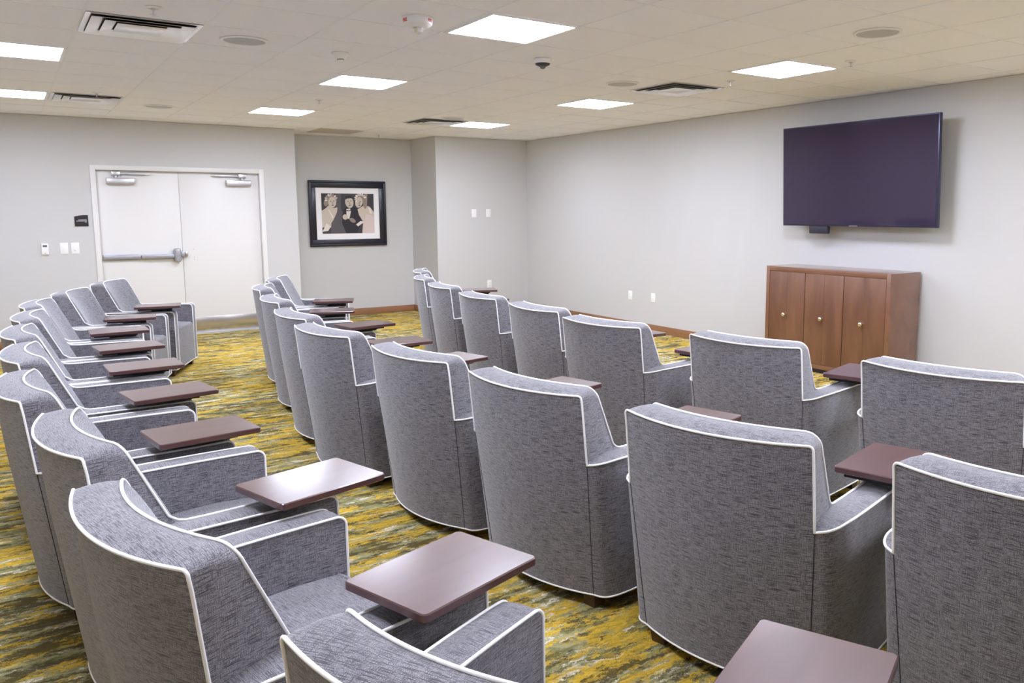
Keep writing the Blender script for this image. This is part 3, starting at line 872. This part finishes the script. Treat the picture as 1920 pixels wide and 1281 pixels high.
# fire strobe
fs_ = thing('fire_strobe', 'white round fire alarm strobe with red FIRE lettering on the ceiling', 'fire alarm', (2.009, 4.386, H))
MB().lathe([(0, 0.001), (0.088, 0.001), (0.088, -0.004), (0.085, -0.006), (0.080, -0.036), (0.064, -0.048), (0.045, -0.052), (0, -0.052)], 48).build('housing', M['white'], fs_, 40)
MB().lathe([(0, -0.050), (0.032, -0.051), (0.035, -0.062), (0.026, -0.078), (0.012, -0.084), (0, -0.085)], 9).build('lens', M['lens'], fs_, 20)
def text_mesh(word, size):
    cu = bpy.data.curves.new('fire_text', 'FONT'); cu.body = word; cu.size = size; cu.extrude = 0.0003; cu.align_x = 'CENTER'; cu.align_y = 'CENTER'; cu.offset = 0.0006
    o = bpy.data.objects.new('fire_text', cu); COL.objects.link(o)
    dg = bpy.context.evaluated_depsgraph_get(); dg.update()
    me = bpy.data.meshes.new_from_object(o.evaluated_get(dg))
    vs = [v.co.copy() for v in me.vertices]; fs = [tuple(p.vertices) for p in me.polygons]
    bpy.data.objects.remove(o); bpy.data.meshes.remove(me)
    return vs, fs
vs, fs = text_mesh('FIRE', 0.024)
for deg in (186, 303, 65):
    # wrap the word round the tapered rim, upright seen from below the ceiling
    a0 = R(deg); out = []
    for v in vs:
        z = -0.0215 + v.y
        r = 0.085 + (z + 0.006) / (-0.038 + 0.006) * (0.080 - 0.085) + 0.0006 + v.z
        a = a0 + v.x / 0.083
        out.append((r * math.cos(a), r * math.sin(a), z))
    MB().add(out, fs).build('lettering', M['red'], fs_, 0)['label'] = 'red FIRE lettering'
# smoke detector
ceil_thing('smoke_detector', 'small white cone shaped smoke detector between two lit panels', 'smoke detector', 2.000, 5.639, [
    ('mounting_ring', MB().lathe([(0, 0.001), (0.058, 0.001), (0.058, -0.010), (0.052, -0.016), (0, -0.016)], 36), M['white']),
    ('sensing_head', MB().lathe([(0.046, -0.015), (0.034, -0.036), (0.022, -0.040), (0.022, -0.044), (0.018, -0.052), (0, -0.053)], 36), M['white']),
    ('sensor_slot', MB().lathe([(0.0225, -0.0395), (0.0235, -0.0398), (0.0235, -0.0442), (0.0225, -0.0445)], 36), M['slot'])])
# dome camera
ceil_thing('dome_camera', 'white and black dome security camera on the ceiling', 'security camera', 3.264, 5.028, [
    ('housing', MB().lathe([(0, 0.001), (0.062, 0.001), (0.064, -0.006), (0.064, -0.026), (0.058, -0.031), (0, -0.031)], 40), M['white']),
    ('collar', MB().lathe([(0.055, -0.030), (0.050, -0.040), (0.030, -0.050), (0, -0.050)], 40), M['plastic_black']),
    ('dome', MB().lathe([(0.024, -0.048), (0.022, -0.058), (0.013, -0.066), (0, -0.068)], 28), M['clear'])])
# sprinklers
sk = None
for x, y, lab in ((0.751, 4.968, 'sprinkler with round white escutcheon behind the near left vent'), (5.091, 4.959, 'small pendent sprinkler between the right vent and nearest television panel'),
                  (5.155, 3.820, 'small pendent sprinkler close to the panel nearest the television'), (4.488, 11.204, 'small pendent sprinkler in the recess ceiling'),
                  (0.808, 8.755, 'small pendent sprinkler by the far left vent'), (2.625, 8.046, 'small pendent sprinkler between the two far middle panels')):
    if sk is None:
        sk = ceil_thing('sprinkler', lab, 'sprinkler', x, y, [
            ('escutcheon', MB().lathe([(0, 0.001), (0.040, 0.001), (0.040, -0.003), (0.026, -0.008), (0.024, -0.002), (0, -0.002)], 32), M['white']),
            ('head', MB().lathe([(0, 0.0), (0.010, 0.0), (0.010, -0.014), (0.004, -0.016), (0.004, -0.034), (0.015, -0.036), (0.015, -0.038), (0, -0.038)], 16), M['alu'])], 'ceiling sprinklers')
    else:
        o = copy_tree(sk); o.location = (x, y, H); o['label'] = lab

# ------------------------------------------------------------------ world, camera, view
w = bpy.data.worlds.new('World'); sc.world = w; w.use_nodes = True
w.node_tree.nodes['Background'].inputs['Color'].default_value = (0.5, 0.5, 0.5, 1)
w.node_tree.nodes['Background'].inputs['Strength'].default_value = 0.3

yaw, pitch, roll = 6.13120602e-01, 1.29244791e-01, -1.38340171e-03
f = Vector((math.sin(yaw) * math.cos(pitch), math.cos(yaw) * math.cos(pitch), -math.sin(pitch)))
r = Vector((math.cos(yaw), -math.sin(yaw), 0)); u = r.cross(f)
r2 = r * math.cos(roll) + u * math.sin(roll); u2 = -r * math.sin(roll) + u * math.cos(roll)
cam = bpy.data.cameras.new('camera'); co = bpy.data.objects.new('camera', cam); COL.objects.link(co)
mw = Matrix((( r2.x, u2.x, -f.x, 0), (r2.y, u2.y, -f.y, 0), (r2.z, u2.z, -f.z, 1.545), (0, 0, 0, 1)))
co.matrix_world = mw
cam.sensor_width = 36.0; cam.sensor_fit = 'HORIZONTAL'
cam.lens = 1517.585 / 1920 * 36.0
cam.shift_x = (960 - 1076.602) / 1920
cam.shift_y = (593.609 - 640.5) / 1920
cam.clip_start = 0.02
sc.camera = co
sc.view_settings.view_transform = 'Standard'
sc.view_settings.look = 'None'
sc.view_settings.gamma = 1
sc.view_settings.exposure = 0.0
sc.view_settings.use_curve_mapping = False
sc.cycles.max_bounces = 12
sc.cycles.diffuse_bounces = 8
sc.cycles.sample_clamp_indirect = 8.0
